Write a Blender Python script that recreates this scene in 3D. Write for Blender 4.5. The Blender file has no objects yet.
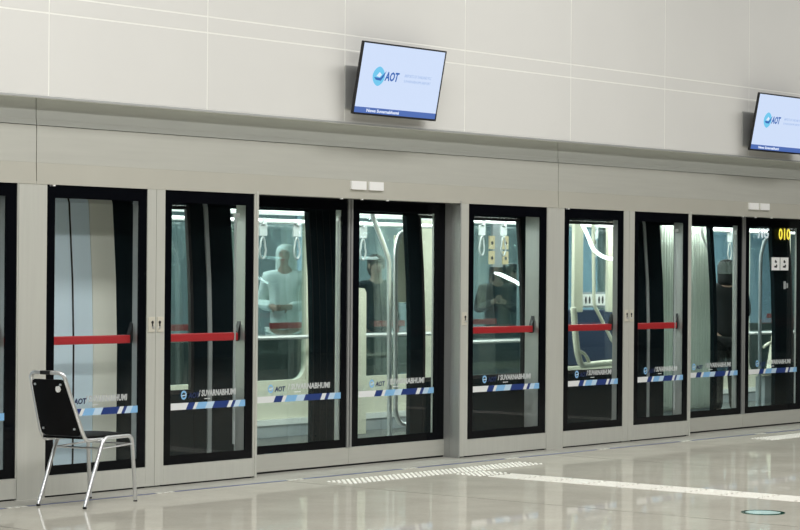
import bpy, bmesh, math, random
from mathutils import Matrix, Vector
random.seed(7)
S = bpy.context.scene
COL = S.collection
PI = math.pi

# ------------------------------------------------------------------ camera
YAW, PITCH, ROLL = (math.radians(a) for a in (50.4245, 0.14315, 0.46341))
F = Vector((math.sin(YAW)*math.cos(PITCH), math.cos(YAW)*math.cos(PITCH), math.sin(PITCH)))
R0 = Vector((math.cos(YAW), -math.sin(YAW), 0)); U0 = R0.cross(F)
RR = R0*math.cos(ROLL) + U0*math.sin(ROLL)
UU = -R0*math.sin(ROLL) + U0*math.cos(ROLL)
cd = bpy.data.cameras.new('camera'); cam = bpy.data.objects.new('camera', cd); COL.objects.link(cam)
cd.sensor_width = 36.0; cd.lens = 36.0*2246.86/800.0; cd.clip_end = 200
cam.matrix_world = Matrix(((RR.x, UU.x, -F.x, -10.2968), (RR.y, UU.y, -F.y, -11.7607), (RR.z, UU.z, -F.z, 1.5747), (0, 0, 0, 1)))
S.camera = cam

# ------------------------------------------------------------------ world, large lights, exposure
w = bpy.data.worlds.new('world'); S.world = w; w.use_nodes = True
w.node_tree.nodes['Background'].inputs[0].default_value = (0.75, 0.82, 0.9, 1)
w.node_tree.nodes['Background'].inputs[1].default_value = 0.25
S.view_settings.view_transform = 'Standard'
S.view_settings.look = 'None'
S.view_settings.exposure = 0.0
S.view_settings.gamma = 1.0
S.view_settings.use_curve_mapping = False
S.cycles.transparent_max_bounces = 24

def area(name, loc, sx, sy, power, col=(1, 0.99, 0.972), rot=(0, 0, 0)):
    l = bpy.data.lights.new(name, 'AREA'); l.shape = 'RECTANGLE'; l.size = sx; l.size_y = sy
    l.energy = power; l.color = col
    o = bpy.data.objects.new(name, l); COL.objects.link(o); o.location = loc; o.rotation_euler = rot
    return o
# rows of ceiling luminaires over the platform hall (their housings are built with the ceiling)
LUMS = [(-7.0, -3.2), (-1.0, -3.2), (5.0, -3.2), (11.0, -3.2), (-7.0, -8.6), (-1.0, -8.6), (5.0, -8.6), (11.0, -8.6)]
LPOW = [200, 200, 165, 125, 235, 235, 210, 175]
for (lx, ly), lp in zip(LUMS, LPOW):
    area('hall_light', (lx, ly, 6.34), 3.6, 1.0, lp)
# fluorescent ceiling strips inside the train
for lx in (-0.5, 5.6, 11.7, 17.8):
    area('cabin_light', (lx, 1.56, 2.2), 5.6, 0.35, 112, (0.98, 1.0, 0.95))
# ceiling lamps of the platform across the track
for lx in (6.0, 13.0, 20.0):
    area('far_platform_light', (lx, 5.6, 3.0), 5.0, 0.6, 330, (0.95, 1.0, 1.0))
# fill light added to brighten the pale panel in the second train doorway
area('panel_fill_light', (9.45, 0.65, 2.15), 1.0, 0.05, 9, (0.98, 1.0, 0.95))

# ------------------------------------------------------------------ materials
def new_mat(name):
    m = bpy.data.materials.new(name); m.use_nodes = True
    return m, m.node_tree, m.node_tree.nodes['Principled BSDF']
def setv(b, k, v):
    if k in b.inputs: b.inputs[k].default_value = v
def pmat(name, col, rough=0.5, metal=0.0, spec=0.5, noise=0.0, nscale=4.0, stretch=(1, 1, 1), bump=0.0, emit=None, estr=0.0, coat=0.0):
    m, nt, b = new_mat(name)
    c = (col[0], col[1], col[2], 1)
    setv(b, 'Base Color', c); setv(b, 'Roughness', rough); setv(b, 'Metallic', metal); setv(b, 'Specular IOR Level', spec)
    setv(b, 'Coat Weight', coat)
    if emit:
        setv(b, 'Emission Color', (*emit, 1)); setv(b, 'Emission Strength', estr)
    if noise or bump:
        tc = nt.nodes.new('ShaderNodeTexCoord'); mp = nt.nodes.new('ShaderNodeMapping')
        mp.inputs['Scale'].default_value = stretch
        no = nt.nodes.new('ShaderNodeTexNoise'); no.inputs['Scale'].default_value = nscale; no.inputs['Detail'].default_value = 5
        nt.links.new(tc.outputs['Object'], mp.inputs[0]); nt.links.new(mp.outputs[0], no.inputs['Vector'])
        if noise:
            rp = nt.nodes.new('ShaderNodeValToRGB')
            rp.color_ramp.elements[0].position = 0.3; rp.color_ramp.elements[1].position = 0.7
            rp.color_ramp.elements[0].color = tuple(max(0, x*(1-noise)) for x in col)+(1,)
            rp.color_ramp.elements[1].color = tuple(min(1, x*(1+noise)) for x in col)+(1,)
            nt.links.new(no.outputs['Fac'], rp.inputs[0]); nt.links.new(rp.outputs[0], b.inputs['Base Color'])
        if bump:
            bp = nt.nodes.new('ShaderNodeBump'); bp.inputs['Strength'].default_value = bump; bp.inputs['Distance'].default_value = 0.01
            nt.links.new(no.outputs['Fac'], bp.inputs['Height']); nt.links.new(bp.outputs[0], b.inputs['Normal'])
    return m
def glass(name, tint, refl=1.0, rough=0.0):
    m = bpy.data.materials.new(name); m.use_nodes = True; nt = m.node_tree
    nt.nodes.clear()
    out = nt.nodes.new('ShaderNodeOutputMaterial'); mx = nt.nodes.new('ShaderNodeMixShader')
    tr = nt.nodes.new('ShaderNodeBsdfTransparent'); tr.inputs[0].default_value = (*tint, 1)
    gl = nt.nodes.new('ShaderNodeBsdfGlossy'); gl.inputs['Roughness'].default_value = rough
    fr = nt.nodes.new('ShaderNodeFresnel'); fr.inputs[0].default_value = 1.45
    mu = nt.nodes.new('ShaderNodeMath'); mu.operation = 'MULTIPLY'; mu.inputs[1].default_value = refl
    nt.links.new(fr.outputs[0], mu.inputs[0]); nt.links.new(mu.outputs[0], mx.inputs[0])
    nt.links.new(tr.outputs[0], mx.inputs[1]); nt.links.new(gl.outputs[0], mx.inputs[2]); nt.links.new(mx.outputs[0], out.inputs[0])
    return m
def floor_mat(name, col, refl):
    m = bpy.data.materials.new(name); m.use_nodes = True; nt = m.node_tree; nt.nodes.clear()
    out = nt.nodes.new('ShaderNodeOutputMaterial'); mx = nt.nodes.new('ShaderNodeMixShader')
    di = nt.nodes.new('ShaderNodeBsdfDiffuse'); gl = nt.nodes.new('ShaderNodeBsdfGlossy'); gl.inputs['Roughness'].default_value = 0.03
    tc = nt.nodes.new('ShaderNodeTexCoord')
    n1 = nt.nodes.new('ShaderNodeTexNoise'); n1.inputs['Scale'].default_value = 1.6; n1.inputs['Detail'].default_value = 9; n1.inputs['Roughness'].default_value = 0.65
    n2 = nt.nodes.new('ShaderNodeTexNoise'); n2.inputs['Scale'].default_value = 60; n2.inputs['Detail'].default_value = 3
    nt.links.new(tc.outputs['Object'], n1.inputs['Vector']); nt.links.new(tc.outputs['Object'], n2.inputs['Vector'])
    ad = nt.nodes.new('ShaderNodeMath'); ad.operation = 'MULTIPLY_ADD'; ad.inputs[1].default_value = 0.35
    nt.links.new(n2.outputs['Fac'], ad.inputs[0]); nt.links.new(n1.outputs['Fac'], ad.inputs[2])
    rp = nt.nodes.new('ShaderNodeValToRGB'); e = rp.color_ramp.elements
    e[0].position = 0.45; e[1].position = 0.9
    e[0].color = tuple(c*0.86 for c in col)+(1,); e[1].color = tuple(c*1.1 for c in col)+(1,)
    nt.links.new(ad.outputs[0], rp.inputs[0]); nt.links.new(rp.outputs[0], di.inputs[0])
    lw = nt.nodes.new('ShaderNodeLayerWeight'); lw.inputs[0].default_value = 0.5
    mr = nt.nodes.new('ShaderNodeMapRange'); mr.inputs[1].default_value = 0.0; mr.inputs[2].default_value = 1.0
    mr.inputs[3].default_value = 0.03; mr.inputs[4].default_value = refl
    nt.links.new(lw.outputs['Facing'], mr.inputs[0]); nt.links.new(mr.outputs[0], mx.inputs[0])
    nt.links.new(di.outputs[0], mx.inputs[1]); nt.links.new(gl.outputs[0], mx.inputs[2]); nt.links.new(mx.outputs[0], out.inputs[0])
    return m

M = {}
M['wall'] = pmat('wall_panel_paint', (0.71, 0.705, 0.675), 0.6, spec=0.3, noise=0.012, nscale=1.2)
M['joint'] = pmat('pale_joint', (0.90, 0.90, 0.85), 0.6)
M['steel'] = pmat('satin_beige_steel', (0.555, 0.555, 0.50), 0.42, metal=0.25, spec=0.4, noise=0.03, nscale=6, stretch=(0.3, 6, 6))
M['steel_v'] = pmat('satin_beige_steel_upright', (0.59, 0.595, 0.54), 0.42, metal=0.25, spec=0.4, noise=0.03, nscale=6, stretch=(6, 6, 0.3))
M['jamb'] = pmat('brushed_grey_steel', (0.42, 0.43, 0.42), 0.38, metal=0.5, noise=0.04, nscale=6, stretch=(6, 6, 0.3))
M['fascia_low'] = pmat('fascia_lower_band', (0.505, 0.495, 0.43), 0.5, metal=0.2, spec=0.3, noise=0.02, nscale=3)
M['reveal'] = pmat('recess_grey', (0.58, 0.595, 0.56), 0.5, metal=0.1)
M['trim'] = pmat('aluminium_trim', (0.62, 0.63, 0.62), 0.35, metal=0.5)
M['frit'] = pmat('black_enamelled_glass', (0.003, 0.0035, 0.005), 0.12, spec=0.12)
M['pane'] = glass('clear_pane', (0.97, 0.985, 0.98), 0.06)
M['train_glass'] = glass('tinted_train_pane', (0.90, 0.95, 0.94), 0.2)
M['far_glass'] = glass('dark_tinted_pane', (0.90, 0.95, 0.95), 0.2)
M['red'] = pmat('red_powder_coat', (0.46, 0.020, 0.026), 0.4)
M['far_dark'] = pmat('dark_far_panel', (0.05, 0.068, 0.068), 0.4)
M['far_red'] = pmat('hazed_red_far_bar', (0.32, 0.06, 0.06), 0.5)  # red dulled in the colour for haze through the glass
M['white_ink'] = pmat('pale_grey_lettering', (0.56, 0.58, 0.58), 0.5)
M['black'] = pmat('black_plastic', (0.012, 0.012, 0.013), 0.4)
M['navy'] = pmat('navy_film', (0.010, 0.038, 0.20), 0.4)
M['navy_ink'] = pmat('dark_navy_lettering', (0.006, 0.018, 0.09), 0.4)
M['sky'] = pmat('light_blue_film', (0.24, 0.50, 0.80), 0.4)
M['pale_blue'] = pmat('pale_blue_film', (0.55, 0.71, 0.86), 0.4)
M['white'] = pmat('white_film', (0.80, 0.82, 0.82), 0.4)
M['sign_white'] = pmat('white_sign_plastic', (0.88, 0.88, 0.86), 0.35)
M['ink'] = pmat('dark_print', (0.02, 0.022, 0.025), 0.5)
M['chrome'] = pmat('chrome', (0.80, 0.81, 0.82), 0.3, metal=0.85)
M['steel_plate'] = pmat('lock_plate_steel', (0.70, 0.67, 0.57), 0.35, metal=0.2)
M['floor'] = floor_mat('polished_beige_stone', (0.53, 0.512, 0.44), 0.42)
M['sill'] = floor_mat('grey_sill_stone', (0.44, 0.435, 0.39), 0.3)
M['grout'] = pmat('dark_grout', (0.045, 0.04, 0.035), 0.9)
M['blue_line'] = pmat('blue_floor_line', (0.06, 0.08, 0.22), 0.4)
M['stud'] = pmat('polished_white_stud', (0.86, 0.85, 0.78), 0.25, spec=0.6)
M['guide'] = pmat('white_guide_bar', (0.84, 0.82, 0.75), 0.3, spec=0.6)
M['ceiling'] = pmat('hall_ceiling_paint', (0.32, 0.32, 0.32), 0.8)
M['darkwall'] = pmat('dark_hall_cladding', (0.035, 0.037, 0.04), 0.6)
M['lum'] = pmat('luminaire_housing', (0.5, 0.5, 0.5), 0.5)
M['train_black'] = pmat('gloss_dark_train_paint', (0.009, 0.015, 0.018), 0.2, spec=0.03)
M['train_flute'] = pmat('dark_ribbed_panel', (0.018, 0.022, 0.023), 0.35, spec=0.15)
M['train_blue'] = pmat('pale_blue_train_paint', (0.74, 0.88, 0.98), 0.3)
M['train_cream'] = pmat('cream_train_paint', (0.80, 0.80, 0.72), 0.35)
M['rubber'] = pmat('black_rubber', (0.008, 0.008, 0.009), 0.7)
M['seal'] = pmat('pale_grey_seal', (0.36, 0.39, 0.39), 0.5)
M['cream'] = pmat('cream_interior_panel', (0.72, 0.705, 0.57), 0.5)
M['cabin_white'] = pmat('cabin_white', (0.75, 0.78, 0.76), 0.5)
M['cabin_grey'] = pmat('cabin_grey_kick', (0.32, 0.36, 0.38), 0.5)
M['cabin_floor'] = pmat('cabin_floor', (0.10, 0.11, 0.11), 0.5)
M['navy_seat'] = pmat('navy_seat_cloth', (0.012, 0.03, 0.075), 0.8)
M['far_panel'] = pmat('grey_green_far_panel', (0.21, 0.255, 0.255), 0.5, noise=0.25, nscale=0.7)
M['far_sky'] = pmat('light_blue_far_panel', (0.37, 0.49, 0.57), 0.5)
M['far_post'] = pmat('far_post_grey', (0.40, 0.45, 0.45), 0.5)
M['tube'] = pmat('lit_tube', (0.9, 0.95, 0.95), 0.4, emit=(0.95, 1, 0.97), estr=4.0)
M['led_yellow'] = pmat('yellow_led', (0.8, 0.6, 0.05), 0.4, emit=(1.0, 0.78, 0.08), estr=1.2)
M['led_white'] = pmat('white_led', (0.7, 0.75, 0.78), 0.4, emit=(0.8, 0.9, 0.95), estr=0.7)
M['screen'] = pmat('lit_screen', (0.05, 0.05, 0.06), 0.2, emit=(0.60, 0.71, 0.92), estr=1.0)
M['screen_bar'] = pmat('lit_screen_blue', (0.02, 0.03, 0.06), 0.2, emit=(0.07, 0.14, 0.42), estr=1.0)
M['screen_cyan'] = pmat('lit_screen_cyan', (0.02, 0.03, 0.06), 0.2, emit=(0.16, 0.56, 0.82), estr=1.0)
M['screen_navy'] = pmat('lit_screen_navy', (0.02, 0.03, 0.06), 0.2, emit=(0.03, 0.12, 0.42), estr=1.0)
M['screen_grey'] = pmat('lit_screen_grey', (0.02, 0.03, 0.06), 0.2, emit=(0.38, 0.50, 0.74), estr=1.0)
M['screen_white'] = pmat('lit_screen_white', (0.02, 0.03, 0.06), 0.2, emit=(0.75, 0.82, 0.95), estr=1.0)
M['green_glass'] = pmat('green_glass_rim', (0.01, 0.09, 0.06), 0.1, coat=0.5)
M['lamp_lens'] = pmat('pale_lamp_lens', (0.55, 0.72, 0.68), 0.06, emit=(0.75, 1.0, 0.95), estr=0.16)
M['skin'] = pmat('skin', (0.42, 0.27, 0.20), 0.6)
M['hair'] = pmat('dark_hair', (0.012, 0.010, 0.009), 0.6)
M['cloth_white'] = pmat('off_white_cloth', (0.80, 0.84, 0.80), 0.85, noise=0.1, nscale=9)
M['cloth_dark'] = pmat('dark_cloth', (0.016, 0.024, 0.032), 0.85, noise=0.2, nscale=9)
M['cloth_black'] = pmat('black_cloth', (0.004, 0.005, 0.006), 0.9)
M['cloth_grey'] = pmat('grey_cloth', (0.16, 0.18, 0.18), 0.85, noise=0.15, nscale=9)
M['seat_black'] = pmat('black_chair_shell', (0.004, 0.004, 0.005), 0.5, spec=0.12)
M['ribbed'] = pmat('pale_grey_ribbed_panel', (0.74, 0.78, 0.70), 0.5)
M['poster'] = pmat('pale_yellow_notice', (0.62, 0.52, 0.32), 0.6)

# ------------------------------------------------------------------ mesh builder
class MB:
    def __init__(s): s.v = []; s.f = []
    def quad(s, a, b, c, d):
        n = len(s.v); s.v += [tuple(a), tuple(b), tuple(c), tuple(d)]; s.f.append((n, n+1, n+2, n+3)); return s
    def box(s, x0, x1, y0, y1, z0, z1):
        n = len(s.v)
        s.v += [(x0, y0, z0), (x1, y0, z0), (x1, y1, z0), (x0, y1, z0), (x0, y0, z1), (x1, y0, z1), (x1, y1, z1), (x0, y1, z1)]
        for q in ((0, 3, 2, 1), (4, 5, 6, 7), (0, 1, 5, 4), (1, 2, 6, 5), (2, 3, 7, 6), (3, 0, 4, 7)): s.f.append(tuple(n+i for i in q))
        return s
    def prism(s, prof, axis, a0, a1):
        """closed 2-D profile swept along an axis: 'x' profile=(y,z), 'y' profile=(x,z), 'z' profile=(x,y)"""
        n = len(s.v); k = len(prof)
        for a in (a0, a1):
            for p, q in prof: s.v.append({'x': (a, p, q), 'y': (p, a, q), 'z': (p, q, a)}[axis])
        s.f.append(tuple(n+i for i in range(k))[::-1]); s.f.append(tuple(n+k+i for i in range(k)))
        for i in range(k):
            j = (i+1) % k; s.f.append((n+i, n+j, n+k+j, n+k+i))
        return s
    def tube(s, pts, r, n=8, cap=True):
        P = [Vector(p) for p in pts]; rs = r if isinstance(r, (list, tuple)) else [r]*len(P)
        up = None; base = len(s.v)
        for i, p in enumerate(P):
            t = ((P[min(i+1, len(P)-1)]-p).normalized() + (p-P[max(i-1, 0)]).normalized()).normalized()
            if up is None:
                up = Vector((0, 0, 1)) if abs(t.z) < 0.9 else Vector((1, 0, 0))
            a = t.cross(up).normalized(); b = a.cross(t).normalized(); up = b
            for j in range(n):
                an = 2*PI*j/n; q = p + (a*math.cos(an)+b*math.sin(an))*rs[i]; s.v.append(tuple(q))
        for i in range(len(P)-1):
            for j in range(n):
                k = (j+1) % n
                s.f.append((base+i*n+j, base+i*n+k, base+(i+1)*n+k, base+(i+1)*n+j))
        if cap:
            s.f.append(tuple(base+j for j in range(n))[::-1]); s.f.append(tuple(base+(len(P)-1)*n+j for j in range(n)))
        return s
    def disc(s, c, axis, r, h, n=20, ry=None):
        ry = ry or r
        pr = [(math.cos(2*PI*i/n)*r, math.sin(2*PI*i/n)*ry) for i in range(n)]
        cx, cy, cz = c
        if axis == 'y': return s.prism([(cx+a, cz+b) for a, b in pr], 'y', cy, cy+h)
        if axis == 'x': return s.prism([(cy+a, cz+b) for a, b in pr], 'x', cx, cx+h)
        return s.prism([(cx+a, cy+b) for a, b in pr], 'z', cz, cz+h)
    def dome(s, c, r, h, n=8):
        x, y, z = c; b = len(s.v)
        for rr, zz in ((r, 0), (r*0.8, h*0.7), (r*0.45, h)):
            for j in range(n): s.v.append((x+rr*math.cos(2*PI*j/n), y+rr*math.sin(2*PI*j/n), z+zz))
        for i in range(2):
            for j in range(n):
                k = (j+1) % n; s.f.append((b+i*n+j, b+i*n+k, b+(i+1)*n+k, b+(i+1)*n+j))
        s.f.append(tuple(b+2*n+j for j in range(n)))
        return s
    def ellipsoid(s, c, rx, ry, rz, nu=14, nv=9):
        b = len(s.v); x, y, z = c
        for i in range(nv+1):
            th = PI*i/nv
            for j in range(nu):
                ph = 2*PI*j/nu; s.v.append((x+rx*math.sin(th)*math.cos(ph), y+ry*math.sin(th)*math.sin(ph), z+rz*math.cos(th)))
        for i in range(nv):
            for j in range(nu):
                k = (j+1) % nu; s.f.append((b+i*nu+j, b+(i+1)*nu+j, b+(i+1)*nu+k, b+i*nu+k))
        return s
def arc(c, r, a0, a1, plane, n=6):
    out = []
    for i in range(n+1):
        a = math.radians(a0+(a1-a0)*i/n); p, q = r*math.cos(a), r*math.sin(a)
        out.append({'xz': (c[0]+p, c[1], c[2]+q), 'yz': (c[0], c[1]+p, c[2]+q), 'xy': (c[0]+p, c[1]+q, c[2])}[plane])
    return out
def fillet(pts, r, n=5):
    """round the inner corners of a polyline"""
    P = [Vector(p) for p in pts]; out = [P[0]]
    for i in range(1, len(P)-1):
        a, b, c = P[i-1], P[i], P[i+1]; d0 = (a-b); d1 = (c-b)
        rr = min(r, d0.length*0.45, d1.length*0.45)
        p0 = b+d0.normalized()*rr; p1 = b+d1.normalized()*rr
        for k in range(n+1):
            t = k/n; out.append(p0*(1-t)**2 + b*2*t*(1-t) + p1*t*t)
    out.append(P[-1]); return [tuple(p) for p in out]

def obj(name, mb, mat, parent=None, smooth=False, bevel=0.0, loc=None, mesh=None):
    if mesh is None:
        me = bpy.data.meshes.new(name); me.from_pydata(mb.v, [], mb.f); me.validate()
        bm = bmesh.new(); bm.from_mesh(me); bmesh.ops.recalc_face_normals(bm, faces=bm.faces[:])
        if bevel: bmesh.ops.bevel(bm, geom=bm.edges[:], offset=bevel, segments=2, affect='EDGES', profile=0.5, clamp_overlap=True)
        bm.to_mesh(me); bm.free()
        me.materials.append(M[mat] if isinstance(mat, str) else mat)
        if smooth:
            me.polygons.foreach_set('use_smooth', [True]*len(me.polygons))
            me.set_sharp_from_angle(angle=math.radians(40))
    else: me = mesh
    o = bpy.data.objects.new(name, me); COL.objects.link(o)
    if parent: o.parent = parent
    if loc: o.location = loc
    return o
def tag(o, label=None, cat=None, group=None, kind=None):
    if label: o['label'] = label
    if cat: o['category'] = cat
    if group: o['group'] = group
    if kind: o['kind'] = kind
    return o
def empty(name, loc=(0, 0, 0), rz=0.0):
    o = bpy.data.objects.new(name, None); COL.objects.link(o); o.location = loc; o.rotation_euler = (0, 0, rz); o.empty_display_size = 0.1
    return o
def copy_tree(o, parent=None):
    c = o.copy(); COL.objects.link(c)
    if parent: c.parent = parent
    for ch in list(o.children): copy_tree(ch, c)
    return c
TXT = {}
def text_mesh(s, size, mat, shear=0.0, extrude=0.0006, bold=0.0):
    key = (s, size, mat, shear)
    if key in TXT: return TXT[key]
    cu = bpy.data.curves.new('lettering', 'FONT'); cu.body = s; cu.size = size; cu.extrude = extrude; cu.shear = shear; cu.offset = bold; cu.resolution_u = 2
    to = bpy.data.objects.new('tmp', cu); COL.objects.link(to)
    dg = bpy.context.evaluated_depsgraph_get()
    me = bpy.data.meshes.new_from_object(to.evaluated_get(dg)); me.name = 'lettering'
    bpy.data.objects.remove(to); me.transform(Matrix.Rotation(PI/2, 4, 'X'))
    me.materials.clear(); me.materials.append(M[mat]); TXT[key] = me
    return me
def text(name, s, size, mat, parent, loc, shear=0.0, bold=0.0, width=None):
    me = text_mesh(s, size, mat, shear, bold=bold)
    o = bpy.data.objects.new(name, me); COL.objects.link(o); o.parent = parent; o.location = loc
    if width:
        xs = [v.co.x for v in me.vertices]; o.scale.x = width/(max(xs)-min(xs))
    return o

# ------------------------------------------------------------------ the setting
P = 6.148            # one bay of the platform screen
FZ = -0.012          # floor level
CAMX, CAMY = -10.2968, -11.7607

floor = obj('floor', MB().box(-22, 32, -17, -0.335, FZ-0.2, FZ-0.003), 'grout'); tag(floor, kind='structure')
tag(floor, 'polished beige stone platform floor', 'floor')
tile_mesh = None
for i in range(-6, 9):
    x0 = -1.24+3.41*i+0.008; x1 = x0+3.41-0.016
    for j, (ya, yb) in enumerate(((-5.6, -0.34), (-11.0, -5.6), (-16.4, -11.0))):
        obj('floor_slab', MB().box(x0, x1, ya+0.0022, yb-0.0022, FZ-0.03, FZ), 'floor', floor)
sill = obj('sill_slab', MB().box(-22, 32, -0.335, 0.34, FZ-0.2, FZ), 'sill', floor)

wall = obj('wall_upper', MB().box(-22, 32, -0.1488, 0.35, 2.74, 6.5), 'joint'); tag(wall, kind='structure')
tag(wall, 'cream panelled upper wall above the platform screen doors', 'wall')
rows = ((2.748, 3.3055), (3.3165, 3.4235), (3.4345, 4.95), (4.961, 5.07), (5.081, 6.5))
for i in range(-8, 14):
    for (za, zb) in rows:
        obj('wall_panel', MB().box(i*1.537-0.0185, (i+1)*1.537-0.0295, -0.15, -0.1485, za, zb), 'wall', wall)
tr = obj('trim_1', MB().prism([(-0.158, 2.728), (-0.158, 2.744), (-0.10, 2.744), (-0.10, 2.736), (-0.150, 2.736), (-0.150, 2.728)], 'x', -22, 32), 'trim')
tag(tr, 'thin aluminium edge trim along the foot of the cream upper wall', 'trim', kind='structure')

# header over the doors, one fascia length for each bay
hd = empty('trim_2', (0, 0, 2.15)); tag(hd, 'beige metal header fascia running above all the glass doors', 'header', kind='structure')
for k in range(-3, 5):
    a, b = k*P+0.003, (k+1)*P-0.005
    obj('fascia_panel', MB().prism([(-0.004, 0.148), (-0.004, 0.398), (-0.001, 0.402), (0.10, 0.402), (0.10, 0.148)], 'x', a, b), 'steel', hd)
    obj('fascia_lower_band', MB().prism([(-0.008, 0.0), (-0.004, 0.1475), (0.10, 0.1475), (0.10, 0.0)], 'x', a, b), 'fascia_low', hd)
    obj('reveal_panel', MB().prism([(-0.001, 0.407), (-0.001, 0.44), (0.002, 0.446), (0.004, 0.60), (0.10, 0.60), (0.10, 0.407)], 'x', a, b), 'reveal', hd)
obj('header_core', MB().box(-22, 32, 0.10, 0.30, 0.0, 0.60), 'rubber', hd)

ceil = obj('ceiling', MB().box(-22, 32, -17, 0.35, 6.5, 6.6), 'ceiling'); tag(ceil, 'plain grey hall ceiling', 'ceiling', kind='structure')
wb = obj('wall_back', MB().box(-22, 32, -17.2, -17, FZ, 6.5), 'darkwall'); tag(wb, 'dark cladding of the hall wall facing the doors', 'wall', kind='structure')
wl = obj('wall_left', MB().box(-22.2, -22, -17, 0.35, FZ, 6.5), 'darkwall'); tag(wl, 'dark end wall of the hall', 'wall', kind='structure')
wr = obj('wall_right', MB().box(32, 32.2, -17, 0.35, FZ, 6.5), 'darkwall'); tag(wr, 'dark end wall at the far end of the hall', 'wall', kind='structure')
lum0 = None
for (lx, ly) in LUMS:
    if lum0 is None:
        lum0 = obj('ceiling_luminaire', MB().box(-1.85, 1.85, -0.55, -0.5, -0.16, 0).box(-1.85, 1.85, 0.5, 0.55, -0.16, 0).box(-1.85, -1.8, -0.5, 0.5, -0.16, 0).box(1.8, 1.85, -0.5, 0.5, -0.16, 0).box(-1.8, 1.8, -0.5, 0.5, -0.02, 0), 'lum'); o = lum0
    else:
        o = lum0.copy(); COL.objects.link(o)
    o.parent = ceil; o.location = (lx, ly, 6.5)

# ------------------------------------------------------------------ platform screen doors
def decal_strip(parent, x0, x1, z0, z1, y):
    """the slanted blue and white band across a pane"""
    h = z1-z0; W = x1-x0; sl = 0.028
    def seg(a, b, mat, first=False, last=False):
        xa, xb = x0+a*W, x0+b*W
        pr = [(xa-(0 if first else sl*0.5), z0), (xb-(0 if last else sl*0.5), z0), (xb+(0 if last else sl*0.5), z1), (xa+(0 if first else sl*0.5), z1)]
        obj('band_stripe', MB().prism(pr, 'y', y-0.001, y), mat, parent)
    for a, b, m in ((0, .215, 'white'), (.215, .305, 'navy'), (.305, .345, 'white'), (.345, .47, 'sky'), (.47, .565, 'pale_blue'), (.565, .765, 'navy'),
                    (.765, .815, 'white'), (.815, .855, 'navy'), (.855, .925, 'pale_blue'), (.925, 1, 'sky')):
        seg(a, b, m, a == 0, b == 1)
def decal_logo(parent, x0, x1, y):
    W = x1-x0; zc = 0.645; cx = x0+0.172*W
    mb = MB()
    n = 16
    for i in range(n):   # ring of two leaf shapes
        a0, a1 = 2*PI*i/n, 2*PI*(i+1)/n
        mb.prism([(cx+.030*math.cos(a0), zc+.034*math.sin(a0)), (cx+.030*math.cos(a1), zc+.034*math.sin(a1)), (cx+.019*math.cos(a1), zc+.019*math.sin(a1)), (cx+.019*math.cos(a0), zc+.019*math.sin(a0))], 'y', y-0.001, y)
    lg = obj('logo', mb, 'sky', parent)
    obj('wing', MB().prism([(cx-.024, zc-.010), (cx+.022, zc-.004), (cx+.032, zc+.014), (cx+.010, zc+.002), (cx-.014, zc+.002)], 'y', y-0.0015, y-0.0002), 'pale_blue', lg)
    text('lettering', 'AOT', 0.054, 'navy_ink', parent, (cx+0.05, y, 0.622), 0.15, 0.002)
    text('lettering', '/ SUVARNABHUMI', 0.062, 'white_ink', parent, (x0+0.37*W, y, 0.632), 0.08, 0.002, width=0.50*W)
    obj('underline', MB().box(x0+0.445*W, x0+0.52*W, y-0.001, y, 0.608, 0.614), 'white', parent)

def screen_pane(root, bx0, bx1, cx0, cx1, y, ztop=2.175, clear_top=2.059, clear_bot=0.205, zb=0.14, full_logo=True):
    """black enamelled border with its clear pane, band and lettering; local x"""
    t = 0.012
    b = MB().box(bx0, bx1, y, y+t, clear_top, ztop).box(bx0, bx1, y, y+t, zb, clear_bot)
    b.box(bx0, cx0, y, y+t, clear_bot, clear_top).box(cx1, bx1, y, y+t, clear_bot, clear_top)
    bo = obj('black_border', b, 'frit', root)
    pa = obj('glass_pane', MB().box(cx0, cx1, y+0.001, y+t-0.001, clear_bot, clear_top), 'pane', root)
    decal_strip(pa, cx0+0.003, cx1-0.003, 0.538, 0.588, y-0.0005)
    decal_logo(pa, cx0, cx1, y-0.0005)
    return bo, pa

def lock_plate(parent, x, y, side):
    lp = obj('lock_plate', MB().box(x-0.032, x+0.032, y-0.006, y, 1.115, 1.225), 'steel_plate', parent, bevel=0.002)
    obj('keyhole', MB().disc((x+side*0.008, y-0.0075, 1.185), 'y', 0.012, 0.0025, 12).box(x+side*0.008-0.006, x+side*0.008+0.006, y-0.0075, y-0.005, 1.15, 1.18), 'black', lp)
    obj('lock_button', MB().disc((x+side*0.012, y-0.012, 1.148), 'y', 0.009, 0.007, 10), 'chrome', lp)

def push_bar(root, x0, x1):
    pb = obj('push_bar', MB().box(x0, x1-0.035, 0.055, 0.105, 1.036, 1.095), 'red', root, bevel=0.006)
    lv = MB()
    lv.prism([(x1-0.040, 1.03), (x1-0.014, 1.035), (x1+0.022, 1.178), (x1-0.004, 1.186), (x1-0.040, 1.09)], 'y', 0.060, 0.095)
    obj('lever', lv, 'black', pb)
    obj('hinge_pin', MB().disc((x1+0.004, 0.055, 1.165), 'y', 0.008, 0.005, 10), 'chrome', pb)

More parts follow.
